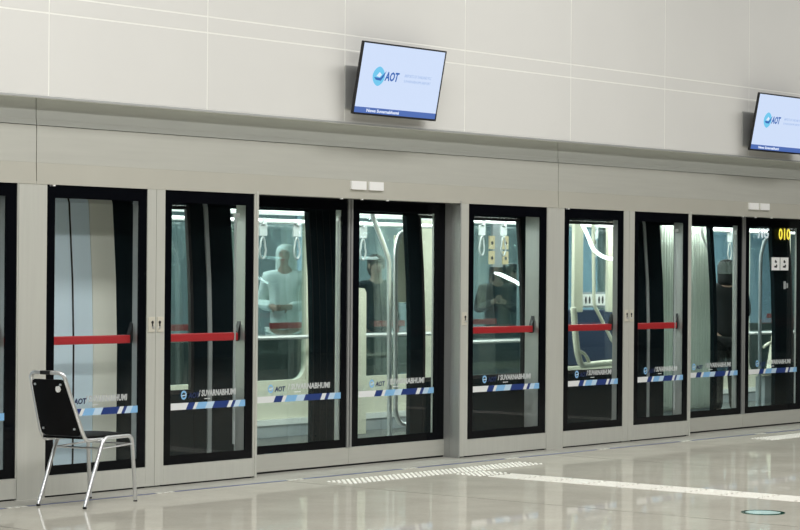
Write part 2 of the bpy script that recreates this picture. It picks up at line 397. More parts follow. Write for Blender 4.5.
def hinged_door(name, x, kind):
    """kind A: post hinge left, B: closes against A, C: single wide leaf. x = left edge of the leaf, local 0"""
    r = empty(name, (x, 0, 0))
    if kind == 'A':  # local 0 == black left edge
        W, b0, b1, c0, c1, sl, sr, dep = 1.044, 0.0, 0.954, 0.075, 0.878, 0.0, 0.0876, 0.055
    elif kind == 'B':
        W, b0, b1, c0, c1, sl, sr, dep = 1.052, 0.088, 1.032, 0.160, 0.954, 0.088, 0.020, 0.10
    else:
        W, b0, b1, c0, c1, sl, sr, dep = 1.256, 0.108, 1.245, 0.185, 1.150, 0.106, 0.010, 0.15
    fr = MB().box(b0, b1, -0.006, 0.03, 0.0, 0.138)
    if b0 > 0: fr.box(0.0, b0-0.001, -0.006, 0.03, 0.0, 2.17)
    fr.box(b1+0.001, b1+sr, -0.006, 0.03, 0.0, 2.17)
    obj('door_frame', fr, 'steel_v', r)
    screen_pane(r, b0, b1, c0, c1, 0.0)
    # the frame's return behind the enamelled edge
    obj('inner_stile', MB().box(c1+0.004, b1, 0.014, 0.014+dep, 0.15, 2.16), 'jamb', r)
    obj('inner_stile', MB().box(b0, c0-0.02, 0.014, 0.05, 0.15, 2.16), 'jamb', r)
    obj('top_rail', MB().box(b0, b1, 0.014, 0.06, 2.08, 2.17), 'black', r)
    obj('gap_blocker', MB().box(b0, b1, 0.004, 0.028, FZ+0.0005, -0.0005), 'rubber', r)  # black strip added to stop light leaking under the door
    push_bar(r, c0-0.03, c1+0.01)
    if kind == 'B':
        obj('sensor_rod', MB().tube([(0.893, 0.06, 0.25), (0.893, 0.06, 1.97)], 0.010, 8), 'seal', r)
        obj('sensor_head', MB().box(0.878, 0.925, 0.045, 0.075, 1.97, 2.0), 'trim', r)
    if kind == 'A': lock_plate(r, b1+0.045, -0.006, 1)
    elif kind == 'B': lock_plate(r, 0.042, -0.006, -1)
    else: lock_plate(r, 0.052, -0.006, 1)
    if kind == 'A': obj('corner_screw', MB().disc((0.03, -0.003, 2.145), 'y', 0.008, 0.004, 8), 'chrome', r)
    return r

def sliding_door(name, x, side):
    W = 1.25
    r = empty(name, (x, 0.165, 0))
    if side == 'L': b0, b1, c0, c1 = 0.0, 1.222, 0.15, 1.155
    else: b0, b1, c0, c1 = 0.028, 1.250, 0.118, 1.105
    obj('bottom_rail', MB().box(0.0, 1.250, -0.006, 0.035, 0.004, 0.138), 'steel', r)
    e0 = (1.2225, 1.2445) if side == 'L' else (0.0055, 0.0275)
    obj('meeting_edge', MB().box(e0[0], e0[1], -0.012, 0.04, 0.139, 2.17), 'jamb', r)
    gx = (1.2445, 1.250) if side == 'L' else (0.0, 0.0055)
    obj('rubber_seal', MB().box(gx[0], gx[1], -0.004, 0.04, 0.139, 2.17), 'rubber', r)
    obj('gap_blocker', MB().box(0.0, 1.25, 0.006, 0.030, FZ+0.0005, 0.0035), 'rubber', r)  # added black strip that keeps the gap under the leaf dark
    screen_pane(r, b0, b1, c0, c1, 0.0)
    obj('inner_stile', MB().box(c1+0.004, b1-0.002, 0.014, 0.07 if side == 'L' else 0.035, 0.15, 2.16), 'jamb', r)
    obj('inner_stile', MB().box(b0+0.002, c0-0.02, 0.014, 0.04, 0.15, 2.16), 'black', r)
    obj('top_rail', MB().box(b0+0.002, b1-0.002, 0.014, 0.06, 2.08, 2.165), 'black', r)
    if side == 'L':
        obj('sensor_rod', MB().tube([(c1-0.012, 0.03, 0.22), (c1-0.012, 0.03, 1.97)], 0.006, 8), 'seal', r)
        obj('sensor_head', MB().box(c1-0.022, c1, 0.018, 0.045, 1.97, 2.01), 'trim', r)
    return r

def posts(k):
    o = k*P
    a = obj('door_post', MB().box(-0.1525, 0.1005, -0.004, 0.16, FZ, 2.17), 'steel_v', None, loc=(o, 0, 0))
    b = obj('door_post', MB().box(2.201, 2.225, -0.010, 0.14, FZ, 2.17), 'steel_v', None, loc=(o, 0, 0))
    jm = obj('door_post', MB().box(4.722, 4.733, -0.010, 0.0, FZ, 2.17).box(4.7321, 4.75, 0.0, 0.06, FZ, 2.17), 'jamb', None, loc=(o, 0, 0))
    return a, b, jm

POSTL = {0: 'wide beige steel post between the glass doors beside the chrome chair', 1: 'wide beige steel post under the header joint right of the single door', 2: 'wide beige steel post past the second sliding door pair', -1: 'wide beige steel post'}
nd = [0]
def add_door(kind, k, label, group):
    nd[0] += 1; name = 'door_%d' % nd[0]; o = k*P
    if kind == 'A': d = hinged_door(name, 0.102+o, 'A')
    elif kind == 'B': d = hinged_door(name, 1.148+o, 'B')
    elif kind == 'C': d = hinged_door(name, 4.735+o, 'C')
    elif kind == 'L': d = sliding_door(name, 2.238+o, 'L')
    else: d = sliding_door(name, 3.4905+o, 'R')
    tag(d, label, 'door', group, 'structure'); return d
G1, G2 = 'hinged glass emergency doors', 'sliding glass platform doors'
SPEC = [('R', -1, 'sliding glass platform door left of the chrome chair', G2),
        ('C', -1, 'glass emergency door ending at the wide post left of the chrome chair', G1),
        ('A', 0, 'hinged glass emergency door with red push bar behind the chrome chair', G1),
        ('B', 0, 'glass emergency door with red push bar left of the sliding pair below the first screen', G1),
        ('L', 0, 'left leaf of the sliding glass doors below the paired white sensors', G2),
        ('R', 0, 'right leaf of the sliding glass doors showing the curved grab pole behind it', G2),
        ('C', 0, 'single glass emergency door with the hooded passenger behind its pane', G1),
        ('A', 1, 'glass emergency door with cream seats and notices behind its pane', G1),
        ('B', 1, 'glass emergency door with dark train panel behind, next to the second sliding pair', G1),
        ('L', 1, 'left leaf of the second sliding pair with a dark passenger behind it', G2),
        ('R', 1, 'right leaf of the second sliding pair with yellow digits behind it', G2),
        ('C', 1, 'single glass emergency door past the second sliding pair', G1),
        ('A', 2, 'glass emergency door beyond the second sliding pair, first of two', G1),
        ('B', 2, 'glass emergency door beyond the second sliding pair, second of two', G1)]
DOORS = [add_door(*s_) for s_ in SPEC]
# two pictogram stickers and a small notice on the far sliding leaf
dr = DOORS[10]; dxo = 3.4905+P
for a, b in ((10.205, 10.37), (10.385, 10.55)):
    sk = obj('pictogram_sticker', MB().box(a-dxo, b-dxo, -0.002, 0.0, 1.61, 1.745), 'sign_white', dr)
    m = (a+b)/2-dxo
    obj('pictogram', MB().prism([(m-0.035, 1.64), (m+0.02, 1.635), (m+0.035, 1.66), (m+0.015, 1.675), (m+0.005, 1.66), (m-0.03, 1.655)], 'y', -0.003, -0.0021), 'ink', sk)
    obj('pictogram', MB().prism([(m-0.02, 1.69), (m+0.015, 1.685), (m+0.025, 1.70), (m-0.005, 1.72), (m-0.02, 1.71)], 'y', -0.003, -0.0021), 'ink', sk)
obj('small_notice', MB().box(10.455-dxo, 10.50-dxo, -0.002, 0.0, 1.415, 1.495), 'seal', dr)
obj('small_notice', MB().box(10.515-dxo, 10.545-dxo, -0.002, 0.0, 1.425, 1.475), 'seal', dr)
frame_root = empty('trim_3', (0, 0, FZ)); tag(frame_root, 'beige steel posts standing between the glass platform doors', 'post', kind='structure')
for k in (-1, 0, 1, 2):
    for q in posts(k):
        q.parent = frame_root; q.location.z -= FZ
    # side of the recess that the sliding leaves close against
    j = obj('recess_jamb', MB().box(4.733, 4.742, 0.0605, 0.10, FZ, 2.17).box(4.733, 4.742, 0.103, 0.20, FZ, 2.17), 'jamb', frame_root, loc=(k*P, 0, -FZ))

# white sensor plates on the header and tiny indicator studs under it
for k in (0, 1):
    for i, (a, b) in enumerate(((3.295, 3.475), (3.515, 3.69))):
        r = obj('sensor_plate', MB().prism([(-0.022, 2.222), (-0.007, 2.222), (-0.005, 2.290), (-0.022, 2.290)], 'x', a, b), 'sign_white', None, loc=(k*P, 0, 0))
        tag(r, ('%s white sensor plate of the pair on the header under the %s screen' % (('left', 'right')[i], ('first', 'second')[k])) if k == 0 else ('%s white sensor plate of the pair above the second sliding doors' % ('left', 'right')[i]), 'sensor', 'white header sensor plates')
    for xx in (0.16, 3.19, 3.44, 3.76):
        obj('indicator_stud', MB().disc((xx+k*P, -0.004, -0.010), 'z', 0.012, 0.009, 8), 'sign_white', hd)

# ------------------------------------------------------------------ things in the floor
ln = empty('floor_line', (0, -0.335, FZ)); tag(ln, 'thin blue inlaid line along the door sill with pale inserts', 'floor line')
xs0 = 0.93-1.37*5
for i in range(16):
    x0 = xs0+1.37*i
    obj('blue_strip', MB().box(x0+0.10, x0+1.27, -0.018, 0.018, 0, 0.0012), 'blue_line', ln)
    for j in range(3):
        obj('pale_insert', MB().box(x0-0.08+j*0.06, x0-0.04+j*0.06, -0.018, 0.018, 0, 0.002), 'stud', ln)

def tactile(k):
    r = empty('tactile_warning_strip', (3.55+k*P, -0.74, FZ))
    base = obj('strip_base', MB().box(-1.22, 1.22, -0.150, 0.150, 0, 0.0008), 'floor', r)
    mb = MB(); p = 0.0545
    for i in range(45):
        for j in range(5): mb.dome(((i-22)*p, (j-2)*p, 0.0008), 0.0145, 0.006, 7)
    for i in range(7):
        for j in range(5): mb.dome(((i-3)*p+0.15, (j-2)*p-0.30, 0.0), 0.0145, 0.006, 7)
    st = obj('stud', mb, 'stud', r, smooth=True); st['kind'] = 'stuff'
    g = empty('guide_path', (3.70+k*P, -1.2, FZ))
    for s in range(12):
        for b in range(5):
            xx = -0.14+b*0.07
            y1 = -0.02-s*0.30
            obj('guide_bar', MB().prism([(xx-0.014, 0), (xx-0.009, 0.005), (xx+0.009, 0.005), (xx+0.014, 0)], 'y', y1-0.285, y1), 'guide', g)
    return r, g
for k, tx in ((0, 'in front of the first sliding doors'), (1, 'in front of the second sliding doors')):
    a, b = tactile(k)
    tag(a, 'white studded tactile warning strip '+tx, 'tactile strip', 'tactile warning strips')
    tag(b, 'white ribbed tactile guide path leading away from the '+('first' if k == 0 else 'second')+' sliding doors', 'tactile path', 'tactile guide paths')

fl = empty('floor_uplight', (2.735, -4.13, FZ)); tag(fl, 'round green-rimmed glass light set in the floor', 'floor light')
def ring(mb, r0, r1, z0, z1, n=36):
    for i in range(n):
        a, b = 2*PI*i/n, 2*PI*(i+1)/n
        mb.prism([(r0*math.cos(a), r0*math.sin(a)), (r1*math.cos(a), r1*math.sin(a)), (r1*math.cos(b), r1*math.sin(b)), (r0*math.cos(b), r0*math.sin(b))], 'z', z0, z1)
    return mb
obj('rim', ring(MB(), 0.118, 0.145, 0, 0.004), 'green_glass', fl)
obj('lens', MB().disc((0, 0, 0), 'z', 0.117, 0.003, 36), 'lamp_lens', fl)

# ------------------------------------------------------------------ wall screens
def tv(x0, zb, label):
    W, H, T = 1.042, 0.578, 0.022
    tilt = math.atan2(0.112, 0.568)
    r = empty('wall_screen', (x0, -0.255, zb)); r.rotation_euler = (tilt, 0, 0)
    cs = obj('casing', MB().box(0, W, 0.004, T, 0, H), 'black', r, bevel=0.004)
    b = 0.012
    bz = MB().box(0, W, -0.002, 0.004, 0, b*1.3).box(0, W, -0.002, 0.004, H-b, H).box(0, b, -0.002, 0.004, b*1.3, H-b).box(W-b, W, -0.002, 0.004, b*1.3, H-b)
    obj('bezel', bz, 'black', r)
    sc = obj('screen', MB().box(b, W-b, 0.001, 0.0035, 0.062, H-b), 'screen', r)
    tb = obj('ticker_bar', MB().box(b, W-b, 0.001, 0.0035, b*1.3, 0.0618), 'screen_bar', r)
    text('lettering', 'News Suvarnabhumi', 0.034, 'screen_white', tb, (0.16, 0.0005, 0.027), 0, 0.001, 0.40)
    cx, cz = 0.245, 0.315
    n = 24; mb = MB()
    mb.prism([(cx+.074*math.copysign(abs(math.cos(2*PI*i/n))**1.25, math.cos(2*PI*i/n)), cz+.078*math.copysign(abs(math.sin(2*PI*i/n))**1.05, math.sin(2*PI*i/n))) for i in range(n)], 'y', -0.0005, 0.0005)
    lg = obj('logo', mb, 'screen_cyan', sc)
    obj('wing', MB().prism([(cx-.055, cz-.010), (cx+.02, cz-.012), (cx+.085, cz+.046), (cx+.06, cz-.002), (cx+.03, cz-.034), (cx-.03, cz-.030)], 'y', -0.001, -0.0002), 'screen_navy', lg)
    obj('highlight', MB().prism([(cx-.028, cz+.0), (cx+.005, cz+.034), (cx+.034, cz+.014), (cx+.012, cz-.006)], 'y', -0.001, -0.0002), 'screen_white', lg)
    text('lettering', 'AOT', 0.098, 'screen_navy', sc, (0.325, -0.0003, 0.288), 0.2, 0.003, 0.175)
    text('lettering', 'AIRPORTS OF THAILAND PLC', 0.034, 'screen_grey', sc, (0.56, -0.0003, 0.33), 0, 0, 0.34)
    text('lettering', 'SUVARNABHUMI AIRPORT', 0.030, 'screen_grey', sc, (0.56, -0.0003, 0.288), 0, 0, 0.34)
    # bracket reaching back to the wall
    for bx in (0.3, 0.64): obj('bracket', MB().box(W*bx, W*bx+0.06, T, T+0.105, 0.10, 0.30), 'black', r)
    mt = obj('wall_mount', MB().box(0.02, W*0.9, 0.105, 0.112, 0.02, 0.36), 'trim', r)
    mt.rotation_euler = (-tilt, 0, 0); mt.location = (0, -0.008, 0.03)
    tag(r, label, 'screen', 'wall screens')
tv(3.022, 2.800, 'tilted wall screen with pale blue logo display above the first sliding doors')
tv(9.035, 2.795, 'tilted wall screen with pale blue logo display above the second sliding doors')

# ------------------------------------------------------------------ the train
PROF = [(-0.35, .50), (0.0, .455), (0.2, .45), (1.0, .45), (1.5, .468), (2.05, .51), (2.25, .58), (2.4, .72)]
def py(z):
    for (a, ya), (b, yb) in zip(PROF, PROF[1:]):
        if z <= b: return ya+(yb-ya)*(z-a)/(b-a)
    return PROF[-1][1]
def side(mb, x0, x1, z0, z1, off=0.0, th=0.04):
    zs = [z0]+[z for z, _ in PROF if z0 < z < z1]+[z1]
    if z1-z0 > 0.5 and len(zs) < 6: zs = [z0+(z1-z0)*i/6 for i in range(7)]
    pr = [(py(z)+off, z) for z in zs]+[(py(z)+off+th, z) for z in reversed(zs)]
    return mb.prism(pr, 'x', x0, x1)
YF = 2.62            # inner face of the far cabin wall
ZT = 2.26            # cabin ceiling
TX0, TX1 = -3.0, 22.0
T = empty('train', (8, 1.5, -0.2)); tag(T, 'dark driverless train standing behind the glass platform doors', 'train')
def tp(name, mb, mat, parent=None, **k):
    """a part of the train, vertices in world coordinates"""
    o = obj(name, mb, mat, parent or T, **k)
    if parent is None: o.location = (-8, -1.5, 0.2)
    return o
# near side: per bay lower panels, pillars, window panes and a pair of door leaves
def leaf(x0, x1, g0, g1, mat='train_black'):
    d = tp('door_leaf', side(side(side(side(MB(), x0, g0, 0.02, 2.12, -0.012, 0.045), g1, x1, 0.02, 2.12, -0.012, 0.045), g0, g1, 2.05, 2.12, -0.012, 0.045), g0, g1, 0.02, 0.14, -0.012, 0.045), mat)
    gp = obj('door_pane', side(MB(), g0, g1, 0.14, 2.05, 0.0, 0.008), 'train_glass', d)
    return d
def window(x0, x1, z0=0.62, z1=2.06):
    g = tp('window_pane', side(MB(), x0, x1, z0, z1, 0.004, 0.008), 'train_glass')
    b = 0.03
    fr = side(side(side(side(MB(), x0, x0+b, z0, z1, -0.002, 0.03), x1-b, x1, z0, z1, -0.002, 0.03), x0+b, x1-b, z0, z0+b, -0.002, 0.03), x0+b, x1-b, z1-b, z1, -0.002, 0.03)
    obj('window_gasket', fr, 'rubber', g)
def panel(x0, x1, z0, z1, mat='train_black', name='body_panel'):
    return tp(name, side(MB(), x0, x1, z0, z1, 0, 0.04), mat)
panel(TX0, 0.955, 0.0, 2.12, 'train_blue'); tp('body_panel', side(MB(), 0.757, 0.772, 0.0, 2.12, -0.003, 0.004), 'rubber')
panel(0.96, 1.195, 0.0, 2.12, 'train_cream')
panel(TX0, TX1, -0.35, -0.002, 'train_black', 'skirt_panel')
panel(TX0, TX1, 2.122, 2.40, 'train_black', 'cantrail_panel')
for k in range(0, 3):
    o = k*P
    w2a = 1.40 if k == 0 else o+0.70
    if k == 0: panel(1.2, 1.40, 0.0, 2.12)
    # window before the door
    panel(w2a, o+2.0, 0.0, 0.618); panel(w2a, o+2.0, 2.062, 2.12); window(w2a, o+2.0)
    panel(o+2.005, o+2.15, 0.0, 2.12)
    tp('door_seal', side(MB(), o+2.152, o+2.195, 0.0, 2.12, -0.008, 0.03), 'seal')
    c0, c1 = (3.355, 3.90) if k == 0 else (o+3.38, o+3.44)
    cm = (c0+c1)/2
    leaf(o+2.198, cm-0.003, o+2.44, c0)
    leaf(cm+0.003, o+4.665, c1, o+4.615)
    w1 = o+(4.80 if k == 0 else 4.985)
    panel(o+4.67, w1-0.005, 0.0, 2.12)
    # window after the door
    panel(w1, o+6.275, 0.0, 0.618); panel(w1, o+6.275, 2.062, 2.12); window(w1, o+6.275)
    panel(o+6.28, o+6.148+0.695, 0.0, 2.12)
    # ribs and the latch box in the dark middle of the doorway
    if k == 0:
        for i in range(6):
            x = 3.36+0.082*i
            if abs(x-cm) > 0.02: tp('door_rib', side(MB(), x, x+0.006, 0.06, 2.06, -0.016, 0.006), 'train_flute')
        lb = tp('latch_box', side(MB(), 3.61, 3.80, 0.66, 0.99, -0.02, 0.01), 'rubber')
        rl = MB()
        for q in range(12):
            a_, b_ = 2*PI*q/12, 2*PI*(q+1)/12
            rl.prism([(3.7175+ra*math.cos(t_), 0.81+1.7*ra*math.sin(t_)) for ra, t_ in ((.012, a_), (.020, a_), (.020, b_), (.012, b_))], 'y', .4275, .4305)
        obj('latch_label', rl, 'sign_white', lb)
# roof, far side, floor
tp('roof_shell', MB().prism([(.70, 2.40), (1.0, 2.50), (2.1, 2.50), (2.55, 2.40), (2.70, 2.2), (2.66, 2.2), (2.5, 2.34), (2.1, 2.44), (1.0, 2.44), (.74, 2.36)], 'x', TX0, TX1), 'train_black')
tp('cabin_ceiling', MB().box(TX0, TX1, 0.60, YF, ZT, ZT+0.03), 'cabin_white')
tp('cabin_floor', MB().box(TX0, TX1, 0.50, YF+0.08, -0.06, -0.005), 'cabin_floor')
tp('underframe', MB().box(TX0, TX1, 0.6, YF, -0.6, -0.062), 'rubber')
for yy in (1.05, 2.02):
    tp('ceiling_lamp', MB().box(TX0, TX1, yy-0.05, yy+0.05, ZT-0.03, ZT-0.001), 'tube')
tp('cove_lamp', MB().box(TX0, TX1, YF-0.10, YF-0.03, 2.125, 2.155), 'tube')
# far side: kick plate, skirting, cream dado, windows with rounded lower corners
tp('kick_plate', MB().box(TX0, TX1, YF-0.02, YF+0.06, -0.004, 0.11), 'cabin_grey')
tp('skirting', MB().box(TX0, TX1, YF-0.03, YF+0.06, 0.112, 0.165), 'cabin_white')
tp('upper_lining', MB().box(TX0, TX1, YF, YF+0.06, 2.09, ZT), 'cabin_white')
FW = [(3.1, 5.70), (6.40, 7.40), (7.85, 9.75), (9.95, 11.1), (11.45, 12.75), (12.85, 13.75), (13.9, 14.75), (14.9, 15.9), (16.2, 17.6)]
prev = TX0
for (a, b) in FW:
    tp('lining_panel', MB().box(prev, a-0.001, YF, YF+0.06, 0.167, 2.088), 'cream'); prev = b+0.001
    zs_ = 0.53 if a < 7.5 else 0.36
    tp('dado_panel', MB().box(a, b, YF, YF+0.06, 0.167, zs_), 'cream')
    g = tp('far_window', MB().box(a, b, YF+0.03, YF+0.038, zs_+0.002, 2.088), 'far_glass')
    r = 0.14          # rounded corner pieces
    for cx, sx in ((a, 1), (b, -1)):
        pts = [(cx, zs_+0.002)]+[(cx+sx*(r-r*math.cos(t)), zs_+0.002+r-r*math.sin(t)) for t in [PI/2*i/5 for i in range(6)]]
        obj('corner_lining', MB().prism(pts, 'y', YF+0.005, YF+0.055), 'cream', g)
tp('lining_panel', MB().box(prev, TX1, YF, YF+0.06, 0.167, 2.088), 'cream')
# rails, poles and straps
for (a, b) in FW:
    zr = 0.94 if a < 7.5 else 0.84
    tp('lean_rail', MB().tube([(a-0.1, YF-0.12, zr), (b+0.1, YF-0.12, zr)], 0.02, 8), 'trim', smooth=True)
tp('overhead_rail', MB().tube([(2.6, 1.70, 2.0), (6.6, 1.70, 2.0)], 0.02, 8), 'cabin_white', smooth=True)
tp('overhead_rail', MB().tube([(6.9, 1.70, 2.06), (14.0, 1.70, 2.06)], 0.02, 8), 'cabin_white', smooth=True)
def strap(x, y=1.70, z=2.0):
    st = tp('strap', MB().box(x-0.05, x+0.05, y-0.006, y+0.006, z-0.13, z-0.03).box(x-0.022, x+0.022, y-0.026, y+0.026, z-0.03, z+0.026), 'seal')
    pts = [(x+0.042*math.sin(2*PI*i/18)*(1.0 if math.cos(2*PI*i/18) < 0 else 0.7), y, z-0.235+0.095*math.cos(2*PI*i/18)) for i in range(19)]
    obj('strap_ring', MB().tube(pts, 0.009, 6, False), 'seal', st, smooth=True)
for x in (4.10, 4.545, 5.0, 5.45): strap(x)
for x in (7.25, 7.60, 8.65, 9.2, 9.8, 11.9): strap(x, z=2.06)
# grab poles inside the first doorway: a kinked pole, a bent hoop with its glazed screen
tp('grab_pole', MB().tube(fillet([(5.10, 1.30, 2.24), (5.10, 1.30, 2.08), (5.35, 1.30, 1.68), (5.375, 1.30, 0.0)], 0.08), 0.022, 10), 'chrome', smooth=True)
tp('grab_hoop', MB().tube(fillet([(5.40, 1.0, 1.93), (5.14, 1.0, 1.92), (5.075, 1.0, 1.76), (5.095, 1.0, 0.30), (5.17, 1.0, 0.20), (5.42, 1.0, 0.19)], 0.12, 8), 0.022, 10), 'chrome', smooth=True)
ds = tp('draught_screen', MB().box(5.11, 5.45, 1.03, 1.05, 1.29, 1.89), 'cream', bevel=0.004)
tp('seat_end_panel', MB().prism([(6.02, 0.0), (6.02, 1.37), (6.05, 1.41), (6.18, 1.40), (6.21, 1.36), (6.22, 0.0)], 'y', 2.30, 2.33), 'cream')
# ribbed pale partition standing in for a reflection in the second doorway
rb = tp('reflection_panel', MB().box(8.99, 10.02, 0.76, 0.80, 0.16, 2.2), 'ribbed')
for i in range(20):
    obj('reflection_rib', MB().prism([(9.0+0.05*i, 0.755), (9.012+0.05*i, 0.742), (9.03+0.05*i, 0.742), (9.042+0.05*i, 0.755)], 'z', 0.17, 2.19), 'ribbed', rb)
tp('reflection_kick', MB().box(8.99, 10.02, 0.74, 0.80, 0.0, 0.158), 'cabin_grey')  # foot of the panel that imitates the reflection
tp('grab_pole', MB().tube(fillet([(9.70, 0.70, 2.2), (9.70, 0.70, 1.98), (9.95, 0.70, 1.66)], 0.05), 0.012, 8), 'trim', smooth=True)
# fittings and built reflection curves behind the windows past the single door
tp('window_pillar', MB().box(8.66, 8.82, 1.58, 1.62, 1.16, 2.24), 'cream', bevel=0.008)
tp('window_pillar', MB().box(9.57, 9.69, 1.78, 1.82, 1.15, 2.24), 'cream', bevel=0.008)
tp('grab_pole', MB().tube(fillet([(8.725, 1.4, 2.24), (8.757, 1.4, 1.24), (9.10, 1.4, 0.86)], 0.06), 0.018, 8), 'cream', smooth=True)
tp('reflection_curve', MB().tube(fillet([(7.60, 1.0, 2.14), (7.754, 1.0, 2.125), (7.93, 1.0, 2.09), (8.06, 1.0, 1.94), (8.15, 1.0, 1.80), (8.33, 1.0, 1.727), (8.49, 1.0, 1.709), (8.75, 1.0, 1.71)], 0.08, 5), 0.018, 10), 'tube', smooth=True)  # glowing curve modelled in place of a reflection in the glass
tp('reflection_curve', MB().tube([(6.54, 1.0, 1.56), (6.63, 1.0, 1.545), (6.716, 1.0, 1.522), (6.86, 1.0, 1.482), (6.98, 1.0, 1.430)], [.010, .016, .017, .016, .012], 10), 'tube', smooth=True)  # smaller glowing curve, likewise a reflection built as a shape
bn = tp('bench_back', MB().box(9.05, 10.35, 2.02, 2.10, 0.58, 1.17), 'navy_seat', bevel=0.01)
obj('bench_edge', MB().box(9.05, 10.35, 1.98, 2.12, 0.50, 0.575), 'cream', bn, bevel=0.006)
obj('bench_base', MB().box(9.05, 10.35, 2.0, 2.10, 0.0, 0.495), 'cabin_grey', bn)
nb = tp('notice_board', MB().box(9.60, 10.25, 2.20, 2.212, 1.19, 1.36), 'cabin_grey')
for x in (9.685, 9.935):
    n_ = obj('notice', MB().box(x, x+0.195, 2.192, 2.1995, 1.212, 1.335), 'sign_white', nb)
    for q in (0.045, 0.115): obj('pictogram', MB().disc((x+q+0.018, 2.1895, 1.272), 'y', 0.018, 0.002, 8, ry=0.042), 'ink', n_)
sh = tp('seat_side_frame', MB().tube(fillet([(8.11, 1.2, 1.22), (8.14, 1.2, 0.99), (8.18, 1.2, 0.77), (8.25, 1.2, 0.635), (8.85, 1.2, 0.655)], 0.06), 0.032, 10), 'cream', smooth=True)
obj('arm_hoop', MB().tube(fillet([(8.17, 1.2, 0.80), (8.30, 1.2, 0.76), (8.37, 1.2, 0.70), (8.42, 1.2, 0.62)], 0.06), 0.016, 8), 'cream', sh, smooth=True)
tp('window_mullion', MB().box(8.64, 8.82, YF-0.002, YF+0.028, 1.62, 2.088), 'cabin_grey')
for x in (8.56, 8.80):
    for z0 in (1.95, 1.79):
        pn = tp('notice', MB().box(x, x+0.095, YF-0.016, YF-0.002, z0-0.14, z0), 'poster')
        obj('pictogram', MB().disc((x+0.047, YF-0.018, z0-0.075), 'y', 0.02, 0.0018, 8), 'ink', pn)
# cream seat by the second doorway
def seat_shell(x, y, face=1, mat='cream'):
    q = face
    prof = [(0, 0.40), (0.42*q, 0.42), (0.44*q, 0.46), (0.40*q, 0.48), (0.08*q, 0.47), (-0.02*q, 0.8), (-0.08*q, 1.12), (-0.13*q, 1.12), (-0.09*q, 0.8), (-0.06*q, 0.44)]
    r = tp('seat_shell', MB().prism([(x+a, b) for a, b in prof], 'y', y, y+0.16), mat, bevel=0.008)
    obj('arm_hoop', MB().tube(fillet([(x-0.02*q, y-0.01, 0.62), (x+0.10*q, y-0.01, 0.68), (x+0.26*q, y-0.01, 0.80), (x+0.42*q, y-0.01, 0.74)], 0.10), 0.018, 8), mat, r, smooth=True)
    obj('pedestal', MB().box(min(x, x+0.34*q), max(x, x+0.34*q), y+0.02, y+0.14, 0.0, 0.40), 'cabin_grey', r)
seat_shell(12.40, 1.3, -1)
tp('grab_hoop', MB().tube(fillet([(11.66, 1.0, 1.99), (11.50, 1.0, 1.96), (11.40, 1.0, 1.76), (11.40, 1.0, 0.0)], 0.14, 8), 0.02, 10), 'cabin_grey', smooth=True)
# destination lettering, digits and pictogram stickers on the second door
DX = 10.60
def on_side(x, z, off): return (x, py(z)+off, z)
for s_, mt, x, z, sz, sh in (('NG', 'led_white', 10.46, 1.955, 0.145, 0.25), ('010', 'led_yellow', 10.895, 1.945, 0.165, 0.0)):
    me_o = text('lettering', s_, sz, mt, T, (x-8, py(z)-0.021-1.5, z+0.2), sh, 0.004)

# ------------------------------------------------------------------ far platform on the other side of the track
wf = obj('wall_far', MB().box(-6, 40, 3.33, 3.41, 2.16, 3.2), 'far_post'); tag(wf, 'glazed platform screen across the track behind the train', 'wall', kind='structure')
for i in range(20):
    x0 = -2.6+1.6*i
    obj('far_pane', MB().box(x0+0.06, x0+1.53, 3.365, 3.373, 0.932, 2.155), 'far_glass', wf)
    obj('far_lower_panel', MB().box(x0+0.06, x0+1.53, 3.36, 3.378, 0.2, 0.93), 'far_dark', wf)
    obj('far_post', MB().box(x0-0.068, x0+0.058, 3.33, 3.41, -0.75, 2.158), 'far_post', wf)
    obj('far_kick_rail', MB().box(x0+0.06, x0+1.53, 3.34, 3.40, -0.75, 0.198), 'far_post', wf)
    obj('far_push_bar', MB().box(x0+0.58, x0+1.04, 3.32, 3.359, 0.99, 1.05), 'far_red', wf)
ff = obj('floor_far', MB().box(-6, 40, 3.42, 8.0, -0.3, -0.005), 'cabin_grey'); tag(ff, 'stone floor of the platform across the track', 'floor', kind='structure')
wfb = obj('wall_far_back', MB().box(-6, 40, 8.0, 8.1, -0.3, 3.2), 'far_panel'); tag(wfb, 'pale blue grey back wall of the platform across the track', 'wall', kind='structure')
for a, b, m in ((-2, 3.5, 'far_panel'), (3.6, 9.0, 'far_panel'), (9.1, 11.4, 'far_panel'), (11.45, 12.3, 'far_sky'), (12.4, 16.4, 'far_panel'), (16.5, 19.6, 'far_sky'), (19.7, 24.0, 'far_sky'), (24.1, 30.0, 'far_panel'), (30.1, 38.0, 'far_panel')):
    obj('far_panel', MB().box(a, b, 7.96, 7.999, 0.0, 3.0), m, wfb)
cf = obj('ceiling_far', MB().box(-6, 40, 4.06, 8.1, 3.2, 3.3), 'cabin_white'); tag(cf, 'pale ceiling of the platform across the track', 'ceiling', kind='structure')
tw = obj('ceiling_track', MB().box(-6, 34, 0.36, 4.05, 2.95, 3.05), 'darkwall'); tag(tw, 'dark ceiling over the track', 'ceiling', kind='structure')
tf = obj('floor_track', MB().box(-6, 40, 0.345, 3.40, -0.9, -0.752), 'darkwall'); tag(tf, 'dark track bed under the train', 'floor', kind='structure')

